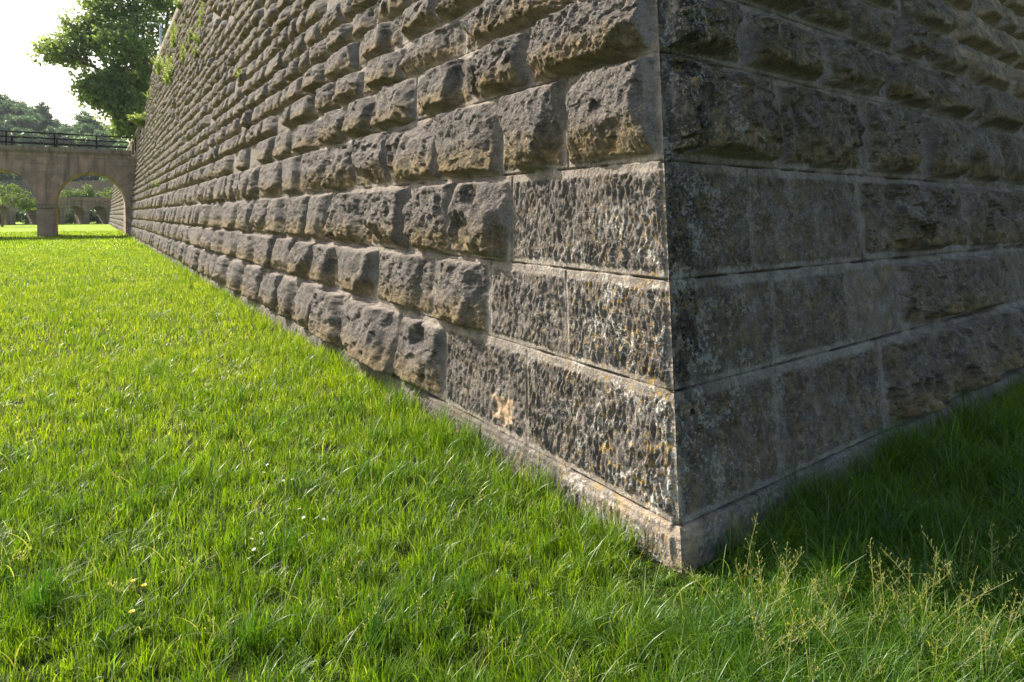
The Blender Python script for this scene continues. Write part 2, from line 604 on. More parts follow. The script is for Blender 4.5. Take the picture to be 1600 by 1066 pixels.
        if opts.get('hollow'):
            for hx, hz, hr, hd in opts['hollow']:
                g = 1 - sstep(.6, 1.1, np.sqrt(((A_ / Wd - hx) / hr) ** 2 + ((v - hz) / hr) ** 2 * .8) + .35 * noise(T * 12, Z * 12, so_, 61))
                h = h - g * hd
    # mortar joint, open here and there
    e = np.minimum(np.minimum(Wd - A_, A_ if not corner else Wd + 0 * A_), np.minimum(B_, H - B_))
    op = sstep(-.15, .35, noise(T * 3.1, Z * 3.1, so_, 81) + .4 * noise(T * 13, Z * 13, so_, 82))
    h = h - ((.010 if soft else .005) + (.04 if soft else .028) * op) * (1 - sstep(0, max(.009, cell * .7), e)) * (1 if cell < .06 else .5)
    if opts.get('ledge'):
        pass
    V = fc.P(T, Z, h + base)
    # worn arris shared by both faces of the corner
    if corner:
        bis = (LF.n + RF.n); bis = bis / np.linalg.norm(bis)
        chip = .005 + .048 * np.clip(fbm(Z * 7, 0 * Z, 3.0, 91, 5, .6), 0, 1) + .006 * noise(Z * 55, 0 * Z, 1., 92)
        eb = np.minimum(B_, H - B_)
        chip = chip + rnd.uniform(0, .010) + .012 * np.exp(-(eb / .025) ** 2)
        V = V - bis * (chip * (1 - sstep(0, .055 + .02 * n_low, A_)))[..., None]
        V[:, 0] = (fc.P(0 * Z[:, 0], Z[:, 0], 0) + (bis * base * 1.25) - bis * chip[:, :1])
    if kind == 'plinth':
        r1 = V[-1] - .5 * base * fc.n + np.array([0, 0, .006]); r2 = V[-1] - (base + .03) * fc.n + np.array([0, 0, .004])
        if corner:
            w_ = (1 - sstep(0, .05, A_[-1]))[:, None]
            r1 = r1 * (1 - w_) + (V[-1] - .5 * base * bis * 1.25 + np.array([0, 0, .006])) * w_
            r2 = r2 * (1 - w_) + (V[-1] - (base + .03) * bis * 1.25 + np.array([0, 0, .004])) * w_
        V = np.concatenate([V, r1[None], r2[None]], 0)
        ext = lambda q: np.concatenate([q, q[-1:], q[-1:]], 0)
        A_, B_, T, Z, v, n_low, boss, ochre = (ext(q) for q in (A_, B_, T, Z, v, n_low, boss, ochre))
    # masks
    near = np.exp(-(T / .9) ** 2)
    lich = np.clip(near * (1 - sstep(1.0, 2.0, Z)) * 1.25 + .10, 0, 1) if not soft else np.clip(.30 * np.exp(-(T / .7) ** 2) + .20, 0, 1)
    dark = (.8 * np.exp(-(T / .36) ** 2) + .05 + .42 * boss * sstep(-.4, .3, n_low)) * (sstep(.2, .7, Z)) if soft else .22 * boss
    dark = dark + np.zeros_like(T)
    fresh = np.zeros_like(T)
    if opts.get('fresh'):
        for hx, hz, hr, g0 in opts['fresh']:
            fresh = np.maximum(fresh, g0 * (1 - sstep(.75, .95, np.maximum(np.abs(A_ / Wd - hx) / hr, np.abs(v - hz) / hr * .8) + .9 * n_low + .35 * noise(T * 22, Z * 22, so_, 62))))
    fresh = np.maximum(fresh, .45 * (1 - sstep(0, .03 + .03 * n_low, T)) * sstep(-.3, .3, noise(Z * 8, 0 * Z, 2., 95)) * (0 if soft else 1))
    if soft:
        fresh = np.maximum(fresh, .6 * sstep(3.9, 4.6, T + .5 * n_low) * sstep(2.7, 3.1, Z) * sstep(-.3, .3, n_low))
    if kind == 'plinth':
        fresh = np.maximum(fresh, .6 * (1 - sstep(.1, .8, T)) * sstep(-.2, .3, n_low))
    N = V.shape[0] * V.shape[1]
    i = np.arange(N).reshape(V.shape[:2])
    Q = np.stack([i[:-1, :-1], i[:-1, 1:], i[1:, 1:], i[1:, :-1]], -1).reshape(-1, 4)
    vv = V.reshape(-1, 3)
    fn = np.cross(vv[Q[0, 1]] - vv[Q[0, 0]], vv[Q[0, 3]] - vv[Q[0, 0]])
    c0 = fc.P(t0, z0); fn = np.cross(fc.P(t1, z0) - c0, fc.P(t0, z1) - c0)
    if fn @ fc.n < 0:
        Q = Q[:, ::-1]
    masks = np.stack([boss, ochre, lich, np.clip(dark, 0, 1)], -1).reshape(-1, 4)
    # size in the picture
    ar = abs(px.max() - px.min()) * abs(py.max() - py.min()) if vis else 0
    cx, cy = proj(cn)
    if not (-20 < cx < 1620 and -20 < cy < 1080): ar *= .3
    return dict(V=vv, Q=Q, masks=masks, tint=np.full(N, rnd.random()), fresh=fresh.ravel(), area=ar, kind=kind, corner=corner, fid=fc.fid, opts=opts)


def ledge(P):
    return P


def join_patches(name, ps, parent):
    off, V, Q = 0, [], []
    for p in ps:
        V.append(p['V']); Q.append(p['Q'] + off); off += len(p['V'])
    me = mesh(name, np.concatenate(V), np.concatenate(Q),
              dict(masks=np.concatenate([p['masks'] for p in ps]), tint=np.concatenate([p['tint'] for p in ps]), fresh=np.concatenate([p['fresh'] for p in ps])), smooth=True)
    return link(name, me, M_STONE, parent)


LROWS = [[823, 697, 627, 545, 501, 469, 440, 411, 385, 362, 343],
         [885, 767, 680, 591, 533, 494, 462, 433, 407, 372, 354, 338, 322, 300],
         [800, 715, 640, 585, 518, 488, 450, 425, 397, 378, 350, 330, 315],
         [887, 785, 692, 613, 560, 518, 479, 445, 407],
         [829, 741, 651, 594, 547, 502, 466, 435, 407],
         [900, 728, 634, 570, 533, 498, 465],
         [880, 780, 693, 629, 561, 518, 486, 460]]
LK = [['tooled', 'tooled'], ['tooled', 'tooled'], ['tooled'], [], [], [], []]
LOPT = {(0, 1): dict(fresh=[(.24, .25, .12, 1.0)], hollow=[(.24, .25, .13, .016)]), (0, 2): dict(hollow=[(.45, .72, .16, .07)], amp=.6),
        (2, 1): dict(hollow=[(.55, .72, .16, .06), (.72, .28, .24, .08)]),
        (3, 1): dict(amp=1.2), (4, 0): dict(amp=1.15), (0, 3): dict(amp=1.3)}
RROWS = [[1212, 1375, 1462, 1547, 1625],
         [1207, 1322, 1400, 1477, 1558, 1640],
         [1172, 1340, 1503, 1567, 1630],
         [1210, 1345, 1438, 1495, 1545, 1610],
         [1157, 1277, 1375, 1442, 1503, 1520, 1590, 1650],
         [1150, 1235, 1316, 1393, 1440, 1505, 1575, 1640],
         [1120, 1215, 1290, 1400, 1480, 1550]]
RK = [['tooled', 'tooled', 'rock', 'rock', 'rock'], ['tooled', 'tooled', 'smooth', 'rock', 'rock', 'smooth'], ['tooled', 'tooled', 'rock', 'rock', 'rock'], ['rock'] * 7, ['rock'] * 8, ['rock'] * 8, ['rock'] * 6]

wall = tag(empty("bastion_wall", (C0[0], C0[1], 0)),
           "tall weathered stone fortress wall with sharp corner and rock-faced blocks rising from the grass", "wall")
wall_inv = (-C0[0], -C0[1], 0)


def wall_child(o):
    o.parent = wall
    o.location = wall_inv
    return o


patches, quoins = [], []
rw = random.Random(11)
sd = 100
for ri in range(len(rows) - 1):
    z0, z1 = rows[ri], rows[ri + 1]
    zm = (z0 + z1) / 2
    pair = []
    for fc, RW, KK, tmax in ((LF, LROWS, LK, None), (RF, RROWS, RK, 9.0)):
        ts = [0.0]
        if ri < len(RW):
            for x in RW[ri]:
                t = fc.tx(x, zm)
                if t > ts[-1] + .06:
                    ts.append(t)
        if tmax is None:
            # how far this row runs under the falling top
            tm = T_END + .05
            if z1 > 6.2:
                f = (H_TOP - zm) / (H_TOP - 6.2)
                tm = T_TOP + f * (T_END - 1 - T_TOP) + rw.uniform(-.3, .3)
        else:
            tm = tmax
        hr = z1 - z0
        while ts[-1] < tm - .3:
            ts.append(min(tm, ts[-1] + rw.uniform(.42, 1.0) * (1 if hr < .45 else 1.15)))
        ks = KK[ri] if ri < len(KK) else []
        for bi in range(len(ts) - 1):
            kd = ks[bi] if bi < len(ks) else ('smooth' if rw.random() < .05 else 'rock')
            op = LOPT.get((ri, bi), {}) if fc is LF else {}
            sd += 1
            p = patch(fc, ts[bi], ts[bi + 1], z0, z1, kd, sd, bi == 0, 0.0, op)
            if bi == 0 and ri < 7:
                pair.append(p)
            else:
                patches.append(p)
    if pair:
        quoins.append(pair)
# plinth course
plinths = []
for fc, tmax in ((LF, T_END), (RF, 9.0)):
    ts = [0.0, .95 if fc is LF else .62]
    while ts[-1] < tmax:
        ts.append(min(tmax, ts[-1] + rw.uniform(.7, 1.3)))
    row = []
    for bi in range(len(ts) - 1):
        sd += 1
        p = patch(fc, ts[bi], ts[bi + 1], -.06, PZ - .004, 'plinth', sd, bi == 0, .022)
        row.append(p)
    plinths.append(row)

patches.sort(key=lambda p: -p['area'])
NB = 92
for p in patches[:NB]:
    nm = {'rock': 'rock_faced_block', 'tooled': 'tooled_block', 'smooth': 'smooth_block'}[p['kind']]
    o = wall_child(join_patches(nm, [p], None))
    if p['opts'].get('fresh'):
        o['label'] = "tooled block with a bare peach-coloured spalled patch"
    elif p['opts'].get('hollow'):
        o['label'] = "rock-faced block with two deep hollows broken into its face" if len(p['opts']['hollow']) > 1 else "rock-faced block with one small square hollow near its top"
for pr in quoins:
    o = wall_child(join_patches("quoin_stone", pr, None))
for row in plinths:
    wall_child(join_patches("plinth", row, None))
rest = wall_child(join_patches("masonry", patches[NB:], None))
rest['kind'] = 'stuff'
print("PATCHES", len(patches), "verts", sum(len(p['V']) for p in patches) + sum(len(p['V']) for q in quoins for p in q))

# solid core behind the facing
def core():
    mb = MB()
    back = 0.05
    tl = [0.10, T_TOP * .5, T_TOP, T_END - 1, T_END]
    V, Fa = [], []
    for t in tl:
        zt = top_at(t) - .03
        lo_ = LF.P(t, -.3, -back); hi = LF.P(t, zt, -back)
        inn = np.array([hi[0] - NL[0] * 4, hi[1] - NL[1] * 4, zt]) if t > 3 else np.array([hi[0], hi[1] + 3.0, zt])
        V += [lo_, hi, inn]
    for i in range(len(tl) - 1):
        a, b = 3 * i, 3 * (i + 1)
        Fa += [(a, a + 1, b + 1, b), (a + 1, a + 2, b + 2, b + 1)]
    n = len(V)
    e = 3 * (len(tl) - 1)
    V += [LF.P(T_END, -.3, -4.0)]
    Fa += [(e, e + 1, e + 2, n)]
    # shaded face and the far side
    m = len(V)
    bb = -.05
    V += [RF.P(0.10, -.3, bb), RF.P(0.10, H_TOP - .03, bb), RF.P(9.0, -.3, bb), RF.P(9.0, H_TOP - .03, bb)]
    Fa += [(m, m + 2, m + 3, m + 1)]
    q = len(V)
    V += [RF.P(9.0, -.3, -8.0), RF.P(9.0, H_TOP - .03, -8.0)]
    Fa += [(m + 2, q, q + 1, m + 3)]
    Fa += [(0, m, m + 1, 1), (1, m + 1, m + 3, q + 1, 2)]
    mb.add(V, Fa)
    return mb


wall_child(core().build("wall_core", M_CORE))
# coping along the full-height part
cp = MB()
tq = np.arange(-.0, T_TOP + .01, 1.35)
for i in range(len(tq) - 1):
    t0, t1 = tq[i] + .006, tq[i + 1] - .006
    o = LF.P(t0, H_TOP - .01, .10)
    cp.box(o, np.append(DL, 0) * (t1 - t0), -np.append(NL, 0) * .75, (0, 0, .30 + rr.uniform(-.008, .008)), rr.random())
for i in range(6):
    t0, t1 = i * 1.5 + .1, i * 1.5 + 1.49
    cp.box(RF.P(t0, H_TOP - .01, .10), np.append(DR, 0) * (t1 - t0), -np.append(NR, 0) * .75, (0, 0, .30), rr.random())
wall_child(cp.build("coping", M_COPING))

# ------------------------------------------------------------------ ground
gv = np.array([[-450, -40, 0], [250, -40, 0], [250, 440, 0], [-450, 440, 0]], float)
g = tag(link("ground", mesh("ground", gv, np.array([[0, 1, 2, 3]])), M_GROUND), kind="structure")

# terrace on top of the rampart (inside the wedge and on towards the tree)
tv = [LF.P(0.8, H_TOP - .35, -.6), LF.P(T_TOP - .5, H_TOP - .35, -.6)]
tv += [np.array([tv[1][0] + 22, tv[1][1] + 12, H_TOP - .35]), np.array([RF.P(8.6, 0, 0)[0], RF.P(8.6, 0, 0)[1], H_TOP - .35])]
tag(link("terrace_ground", mesh("terrace_ground", np.array(tv), np.array([[0, 3, 2, 1]])), M_GROUND), kind="structure")

# ------------------------------------------------------------------ bridge
BJ = LF.P(T_END, 0.0, 0.0)          # where the bridge front meets the wall foot
BD = -np.array([-NL[0], -NL[1]])    # along the bridge, away from the wall
BDn = DL                            # into the depth


def bp(s, y, z):
    s, y, z = np.broadcast_arrays(np.asarray(s, float), np.asarray(y, float), np.asarray(z, float))
    return np.stack([s * BD[0] + y * BDn[0], s * BD[1] + y * BDn[1], z], -1)


def bpix(x, y):
    r = ray(x, y)
    A = np.array([[BD[0], 0, -r[0]], [BD[1], 0, -r[1]], [0, 1, -r[2]]])
    s, z, l = np.linalg.solve(A, [-BJ[0], -BJ[1], EYE])
    return s, z


SP1, SP0 = bpix(87, 319)[0], bpix(196.5, 319)[0]
PIER_L = bpix(58, 350)[0]
ZS = bpix(87, 319)[1]; ZC = bpix(143, 269)[1]; ZD = bpix(100, 240)[1]; ZCOP = bpix(100, 231)[1]; ZRAIL = bpix(85, 209)[1]
print("BRIDGE", SP0, SP1, PIER_L, ZS, ZC, ZD, ZCOP, ZRAIL, "base y", proj(np.append(BJ[:2] + BD * SP1, 0)))
SPAN = SP1 - SP0
PW = PIER_L - SP1
ops = [(SP0 + i * (SPAN + PW), SP0 + i * (SPAN + PW) + SPAN) for i in range(4)]
BDEPTH = 4.2


def arcade(P, ops, s0, s1, zs, zc, zt, dep, n=28):
    """wall with round-headed openings; P maps (s, y, z) to a point. returns MB"""
    mb = MB()
    edges = [s0] + [q for o in ops for q in o] + [s1]
    def quad(a, b, c, d): mb.add([a, b, c, d], [(0, 1, 2, 3)], 0.0)
    for i in range(0, len(edges), 2):        # solid pieces
        a, b = edges[i], edges[i + 1]
        for y in (0, dep):
            quad(P(a, y, -.2), P(b, y, -.2), P(b, y, zt), P(a, y, zt))
        for s in (a, b):
            quad(P(s, 0, -.2), P(s, dep, -.2), P(s, dep, zs), P(s, 0, zs))
    for (a, b) in ops:
        c, r = (a + b) / 2, (b - a) / 2
        th = np.linspace(math.pi, 0, n + 1)
        S_, Z_ = c + r * np.cos(th), zs + (zc - zs) * np.sin(th)
        for k in range(n):
            for y in (0, dep):
                quad(P(S_[k], y, Z_[k]), P(S_[k + 1], y, Z_[k + 1]), P(S_[k + 1], y, zt), P(S_[k], y, zt))
            quad(P(S_[k], 0, Z_[k]), P(S_[k], dep, Z_[k]), P(S_[k + 1], dep, Z_[k + 1]), P(S_[k + 1], 0, Z_[k + 1]))
    quad(P(s0, 0, zt), P(s1, 0, zt), P(s1, dep, zt), P(s0, dep, zt))
    for s in (s0, s1):
        quad(P(s, 0, -.2), P(s, dep, -.2), P(s, dep, zt), P(s, 0, zt))
    return mb


def voussoirs(P, a, b, zs, zc, y0, thick, nst, rise, rnd, lim=.45):
    mb = MB()
    c, r = (a + b) / 2, (b - a) / 2
    ry = zc - zs
    th = np.linspace(math.pi, 0, nst + 1)
    for k in range(nst):
        g_ = .008
        t0, t1 = th[k] - g_, th[k + 1] + g_
        L = rise * rnd.uniform(.8, 1.15)
        pts = []
        for rr_ in (0.0, L):
            for t in ((t0, (t0 + t1) / 2, t1) if rr_ == 0 else (t1, t0)):
                if rr_: rr_ = min(L, (r + lim) / max(abs(math.cos(t)), 1e-3) - r)
                pts.append((c + (r + rr_) * math.cos(t), zs + (ry + rr_) * math.sin(t)))
        V = [P(s, y0 - thick, z) for s, z in pts] + [P(s, y0 + .02, z) for s, z in pts]
        m_ = len(pts)
        Fa = [tuple(range(m_))] + [(i, (i + 1) % m_, (i + 1) % m_ + m_, i + m_) for i in range(m_)]
        mb.add(V, Fa, rnd.random())
    return mb


def block_courses(P, s0, s1, z0, z1, y0, thick, hc, rnd, wr):
    """thin proud ashlar blocks over a flat front"""
    mb = MB()
    z = z0
    while z < z1 - .05:
        zz = min(z1, z + hc)
        s = s0
        while s < s1 - .03:
            ss = min(s1, s + rnd.uniform(*wr))
            if s1 - ss < .25: ss = s1
            o = P(s + .006, y0 - thick - rnd.uniform(0, .006), z + .006)
            mb.box(o, P(ss - .012, 0, 0) - P(s, 0, 0), P(0, thick + .03, 0), (0, 0, zz - z - .012), rnd.random() * .8)
            s = ss
        z = zz
    return mb


rb = random.Random(5)
bridge = tag(empty("arched_bridge", tuple(BJ[:2]) + (0,)),
             "brown sandstone footbridge on round arches with black iron railing, meeting the tall wall", "bridge")
S_END = ops[-1][1] + 2.0
arcade(bp, ops, -.6, S_END, ZS, ZC, ZD, BDEPTH).build("arch_wall", M_BRIDGE, bridge)
for (a, b) in ops[:3]:
    voussoirs(bp, a, b, ZS, ZC, 0, .025, 17, min(1.0, ZD - ZC - .04), rb, PW / 2 - .01).build("arch_ring", M_BRIDGE, bridge)
for i in range(3):
    a, b = ops[i][1], ops[i + 1][0]
    block_courses(bp, a, b, 0.0, ZS - .31, 0, .02, .55, rb, (.5, 1.4)).build("pier_facing", M_BRIDGE, bridge)
    im = MB()
    im.box(bp(a - .09, -.13, ZS - .30), bp(b - a + .18, 0, 0), bp(0, BDEPTH + .26, 0), (0, 0, .28))
    im.build("impost", M_BAND, bridge)
cpb = MB()
s = -.3
while s < S_END - .2:
    w_ = min(rb.uniform(1.5, 2.1), S_END - s)
    cpb.box(bp(s + .004, -.16, ZD + .13), bp(w_ - .008, 0, 0), bp(0, BDEPTH + .32, 0), (0, 0, ZCOP - ZD - .13), rb.random())
    s += w_
cpb.box(bp(-.3, -.08, ZD - .002), bp(S_END + .3, 0, 0), bp(0, BDEPTH + .16, 0), (0, 0, .134), .2)
cpb.build("coping", M_BAND, bridge)
# railings : posts and rails
PS = [bpix(x, 225)[0] for x in (212, 151, 85, 9.4)]
pst = PS[3] - PS[2]
PS += [PS[3] + pst * i for i in range(1, 5)]
rh = ZRAIL - ZCOP
for yy in (.12, BDEPTH - .12):
    rail = empty("railing"); rail.parent = bridge
    for ps in PS:
        mb = MB(); mb.box(bp(ps - .05, yy - .05, ZCOP), bp(.10, 0, 0), bp(0, .10, 0), (0, 0, rh + .02)); mb.build("post", M_IRON, rail)
    for k, fz in enumerate((1.0, .62, .2)):
        mb = MB(); mb.box(bp(-.1, yy - .025, ZCOP + rh * fz - .03), bp(PS[-1] + .2, 0, 0), bp(0, .05, 0), (0, 0, .065 if k else .085)); mb.build("rail", M_IRON, rail)

# ------------------------------------------------------------------ wall that goes on beyond the bridge
W2 = tag(empty("rampart_wall", (0, 0, 0)), "far rampart wall of rock-faced courses continuing behind the bridge, with sloping coping line", "wall")
mbp = []
sb = 0.7
tA, tB, hB = T_END + BDEPTH + .1, 128.0, 8.6
z = 0.0
rv = random.Random(8)
while z < hB - .2:
    z1 = min(hB, z + rv.uniform(.42, .6))
    t = tA
    while t < tB:
        t1 = t + rv.uniform(.8, 2.0)
        sd += 1
        p = patch(LF, t, t1, z, z1, 'rock', sd, False, -.1)
        mbp.append(p); t = t1
    z = z1
join_patches("facing", mbp, W2)
cb = MB()
cb.box(LF.P(tA, hB, .05), np.append(DL, 0) * (tB - tA), -np.append(NL, 0) * .8, (0, 0, .3))
cb.box(LF.P(tA, -.2, -.2), np.append(DL, 0) * (tB - tA), -np.append(NL, 0) * 3.0, LF.P(tA, hB, -.2) - LF.P(tA, -.2, -.2))
cb.build("coping", M_COPING, W2)

# ------------------------------------------------------------------ trees
def leaf_cloud(clumps, size, rnd, up=.5):
    """clumps: list of (center, radius3, count) -> V, quads, tint"""
    Vs, Ts = [], []
    for c, rad, n, tn in clumps:
        d = rnd.normal(size=(n, 3)); d /= np.linalg.norm(d, axis=1)[:, None]
        rr_ = rnd.uniform(.25, 1.0, size=(n, 1)) ** .6
        P = np.asarray(c) + d * rr_ * np.asarray(rad)
        nrm = rnd.normal(size=(n, 3)) + np.array([0, 0, up]) + d * .5
        nrm /= np.linalg.norm(nrm, axis=1)[:, None]
        a = np.cross(nrm, rnd.normal(size=(n, 3))); a /= np.linalg.norm(a, axis=1)[:, None] + 1e-9
        b = np.cross(nrm, a)
        s = size * rnd.uniform(.6, 1.35, size=(n, 1))
        k = rnd.uniform(.45, .7, size=(n, 1))
        q = np.stack([P - a * s, P + b * s * k, P + a * s, P - b * s * k], 1)
        Vs.append(q.reshape(-1, 3))
        Ts.append(np.repeat(np.clip(tn + rnd.normal(0, .16, n), 0, 1), 4))
    V = np.concatenate(Vs)
    return V, np.arange(len(V)).reshape(-1, 4), np.concatenate(Ts)


def lobes_to_clumps(lobes, rnd, per, cr, density):
    out = []
    for c, rad in lobes:
        c, rad = np.asarray(c, float), np.asarray(rad, float)
        for _ in range(per):
            d = rnd.normal(size=3); d /= np.linalg.norm(d)
            q = c + d * rad * rnd.uniform(.45, 1.02)
            r_ = cr * rnd.uniform(.6, 1.35)
            out.append((q, np.array([r_ * 1.2, r_ * 1.2, r_ * .75]), int(density * rnd.uniform(.6, 1.3)), np.clip(.45 + rnd.normal(0, .22), .02, .98)))
    return out


def make_tree(name, base, lobes, rnd, per, cr, dens, leaf, mat, trunk_r, label=None, cat=None, group=None, fork=.35, up=.5):
    root = empty(name, tuple(base))
    cl = lobes_to_clumps(lobes, rnd, per, cr, dens)
    V, Q, T = leaf_cloud(cl, leaf, rnd, up)
    link("crown", mesh("crown", V, Q, dict(tint=T)), mat, root)
    mb = MB()
    cen = np.mean([l[0] for l in lobes], axis=0)
    top = np.array([cen[0] * .6, cen[1] * .6, cen[2]])
    fk = top * fork
    mb.tube([(0, 0, -.2), fk * .5 + rnd.normal(0, .05, 3) * [1, 1, 0], fk], [trunk_r * 1.25, trunk_r, trunk_r * .8], 9)
    for c, rad in lobes:
        c = np.asarray(c, float)
        mid = lerp(fk, c, .5) + rnd.normal(0, .06, 3) * np.linalg.norm(c - fk)
        mb.tube([fk, mid, c, c + (c - mid) * .4], [trunk_r * .6, trunk_r * .4, trunk_r * .22, trunk_r * .05], 6)
        near = [q for q in cl if np.linalg.norm((q[0] - c) / np.asarray(rad)) < 1.1]
        for q in near[:max(2, len(near) // 2)]:
            st = lerp(mid, c, rnd.uniform(.2, 1))
            mb.tube([st, lerp(st, q[0], .5) + rnd.normal(0, .08, 3), q[0]], [trunk_r * .16, trunk_r * .1, trunk_r * .03], 4)
    mb.build("trunk", M_BARK, root)
    if label:
        tag(root, label, cat, group)
    return root


# big tree on the rampart
rt = np.random.RandomState(21)
TB = np.array([*(at(236, 150, 64)[:2]), 7.5])
def lob(x, y, Y, rx, ry):
    p = at(x, y, Y) - TB
    k = Y / F
    return (p, (rx * k, max(rx, ry) * k * .8, ry * k))
lobes = [lob(98, 80, 61, 34, 24), lob(140, 50, 62, 32, 30), lob(165, 15, 64, 38, 34), lob(215, -5, 66, 40, 38),
         lob(180, 70, 61, 40, 30), lob(225, 60, 64, 34, 40), lob(165, 125, 61, 34, 28), lob(205, 125, 63, 34, 36),
         lob(190, 165, 61, 26, 24), lob(203, 195, 62, 15, 22), lob(262, 15, 68, 34, 28), lob(150, 148, 60, 20, 16), lob(235, 110, 66, 30, 40), lob(220, 160, 66, 18, 26), lob(185, -60, 66, 50, 45)]
make_tree("broadleaf_tree", TB, lobes, rt, 30, 1.05, 74, .19, M_LEAF, .42,
          "large dark broadleaf tree leaning out over the wall top behind the street lamp", "tree", None, .3)

# young tree seen through the left arch, in front of the far viaduct
rt = np.random.RandomState(22)
p0 = at(3, 354, 88); p0[2] = 0
make_tree("young_tree", p0, [((0, 0, 4.6), (2.4, 2.2, 1.8)), ((1.8, .3, 3.6), (2.2, 1.8, 1.3)), ((-2, 0, 3.8), (2, 1.8, 1.4)), ((3.6, 0, 2.9), (1.1, 1, .7))], rt, 16, .6, 36, .15, M_LEAF_LIGHT, .14,
          "slender young tree with loose crown seen through the cut-off arch at far left", "tree", None, .45)

# hill
RX = [-900, -100, 0, 60, 85, 110, 150, 190, 260, 500]; RZ = [52, 46, 32, 30, 25, 23, 24, 18, 12, 6]
def hill():
    xs = np.linspace(-420, 120, 70); ys = np.linspace(165, 420, 40)
    X, Y = np.meshgrid(xs, ys)
    u = X / Y * F + 800
    ridge = np.interp(u, RX, RZ)
    Z = ridge * sstep(168, 235, Y) + 1.2 * noise(X * .03, Y * .03, 0., 5) * sstep(168, 200, Y) - .3
    i = np.arange(X.size).reshape(X.shape); Q = np.stack([i[:-1, :-1], i[:-1, 1:], i[1:, 1:], i[1:, :-1]], -1).reshape(-1, 4)
    return np.stack([X, Y, Z], -1).reshape(-1, 3), Q
hv, hq = hill()
mh = NT("hill_earth")
mh = mh.done(mh.princ((.03, .045, .02), .95, .1))
tag(link("hill", mesh("hill", hv, hq), mh), kind="structure")

def hz(x, Y):
    ridge = np.interp(x / Y * F + 800, RX, RZ)
    return float(ridge * sstep(168, 235, Y) - .5)

rt = np.random.RandomState(23)
protos = []
for k in range(4):
    h_ = (9.5, 8.0, 11.0, 7.0)[k]
    lb = []
    for _ in range(5 + k % 2):
        a_ = rt.uniform(0, 6.28); r_ = rt.uniform(.8, 2.6)
        lb.append(((r_ * math.cos(a_), r_ * math.sin(a_), h_ * rt.uniform(.5, .85)), (2.3, 2.3, 1.7)))
    protos.append(make_tree("hill_tree", (0, 0, 0), lb, rt, 17, 1.0, 56, .26, M_LEAF_BLUE, .22))
used = [False] * 4
HL = "leafy tree in the blue-green wood covering the hill beyond the bridge"
def put_hill_tree(x, Y, sc, k, label=HL):
    o = protos[k] if not used[k] else copy_tree(protos[k])
    used[k] = True
    o.location = (x, Y, hz(x, Y))
    o.scale = (sc, sc, sc * rt.uniform(.9, 1.1))
    o.rotation_euler = (0, 0, rt.uniform(0, 6.28))
    tag(o, label, "tree", "trees covering the far wooded hill")
n_h = 0
for Y in (176, 184, 193, 203, 213, 223, 233, 242, 252):
    x = (-70 - 800) / F * Y
    while x < (300 - 800) / F * Y:
        put_hill_tree(x + rt.uniform(-1, 1), Y + rt.uniform(-3, 3), rt.uniform(.9, 1.3), rt.randint(4))
        x += rt.uniform(3.6, 5.4)
        n_h += 1
print("HILL TREES", n_h)

# ------------------------------------------------------------------ far viaduct, dark wall and bright trees seen through the arches
GA = R(48)
VD = np.array([math.cos(GA), math.sin(GA)]); VN = np.array([-math.sin(GA), math.cos(GA)])
V0 = at(136, 350.5, 112)[:2]
def vp(s, y, z):
    s, y, z = np.broadcast_arrays(np.asarray(s, float), np.asarray(y, float), np.asarray(z, float))
    return np.stack([s * VD[0] + y * VN[0], s * VD[1] + y * VN[1], z], -1)
vi = tag(empty("arched_viaduct", (V0[0], V0[1], 0)), "pale low stone viaduct of small round arches standing far beyond the bridge", "viaduct")
def vpix(x):
    r = ray(x, 340)
    A = np.array([[VD[0], -r[0]], [VD[1], -r[1]]])
    return np.linalg.solve(A, -V0)[0]
pitch = vpix(140) - vpix(103.2)
sp = vpix(132.5) - vpix(103.2)
vops = [(vpix(103.2) + i * pitch, vpix(103.2) + i * pitch + sp) for i in range(-4, 5)]
zvt = 1.6 + (335 - 313) * 112 / F; zvc = 1.6 + (335 - 322) * 112 / F
arcade(vp, vops, vops[0][0] - 3, vops[-1][1] + 3, zvc - min(sp / 2, zvc - .8), zvc, zvt, 5.5).build("arch_wall", M_VIADUCT, vi)
mb = MB(); mb.box(vp(vops[0][0] - 3, -.15, zvt - .02), vp(vops[-1][1] - vops[0][0] + 6, 0, 0), vp(0, 5.8, 0), (0, 0, .45)); mb.build("parapet", M_VIADUCT, vi)
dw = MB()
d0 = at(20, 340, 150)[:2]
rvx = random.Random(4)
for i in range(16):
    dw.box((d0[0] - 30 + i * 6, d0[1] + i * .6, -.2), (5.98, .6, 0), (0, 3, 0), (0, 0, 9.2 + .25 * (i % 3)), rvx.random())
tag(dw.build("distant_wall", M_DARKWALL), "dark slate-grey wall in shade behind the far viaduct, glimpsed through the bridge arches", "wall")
rt = np.random.RandomState(31)
for (x, y, Y, sc, lbl) in ((152, 298, 134, 1.0, "sunlit yellow-green tree rising over the viaduct inside the complete bridge arch"),
                           (113, 305, 132, .62, "smaller bright green tree over the viaduct beside the pier inside the bridge arch")):
    p = at(x, y, Y); b = np.array([p[0], p[1], 0])
    h_ = p[2] + 1.0
    make_tree("bright_tree", b, [((0, 0, h_ * .85), (3.0 * sc, 2.6 * sc, 1.6 * sc)), ((3.2 * sc, 0, h_ * .72), (2.6 * sc, 2 * sc, 1.4 * sc)), ((-2.6 * sc, 0, h_ * .68), (2.2 * sc, 2 * sc, 1.3 * sc)), ((.5, 0, h_ * .5), (3 * sc, 2.4 * sc, 2 * sc))],
              rt, 16, .75, 34, .22, M_LEAF_LIGHT, .2, lbl, "tree")
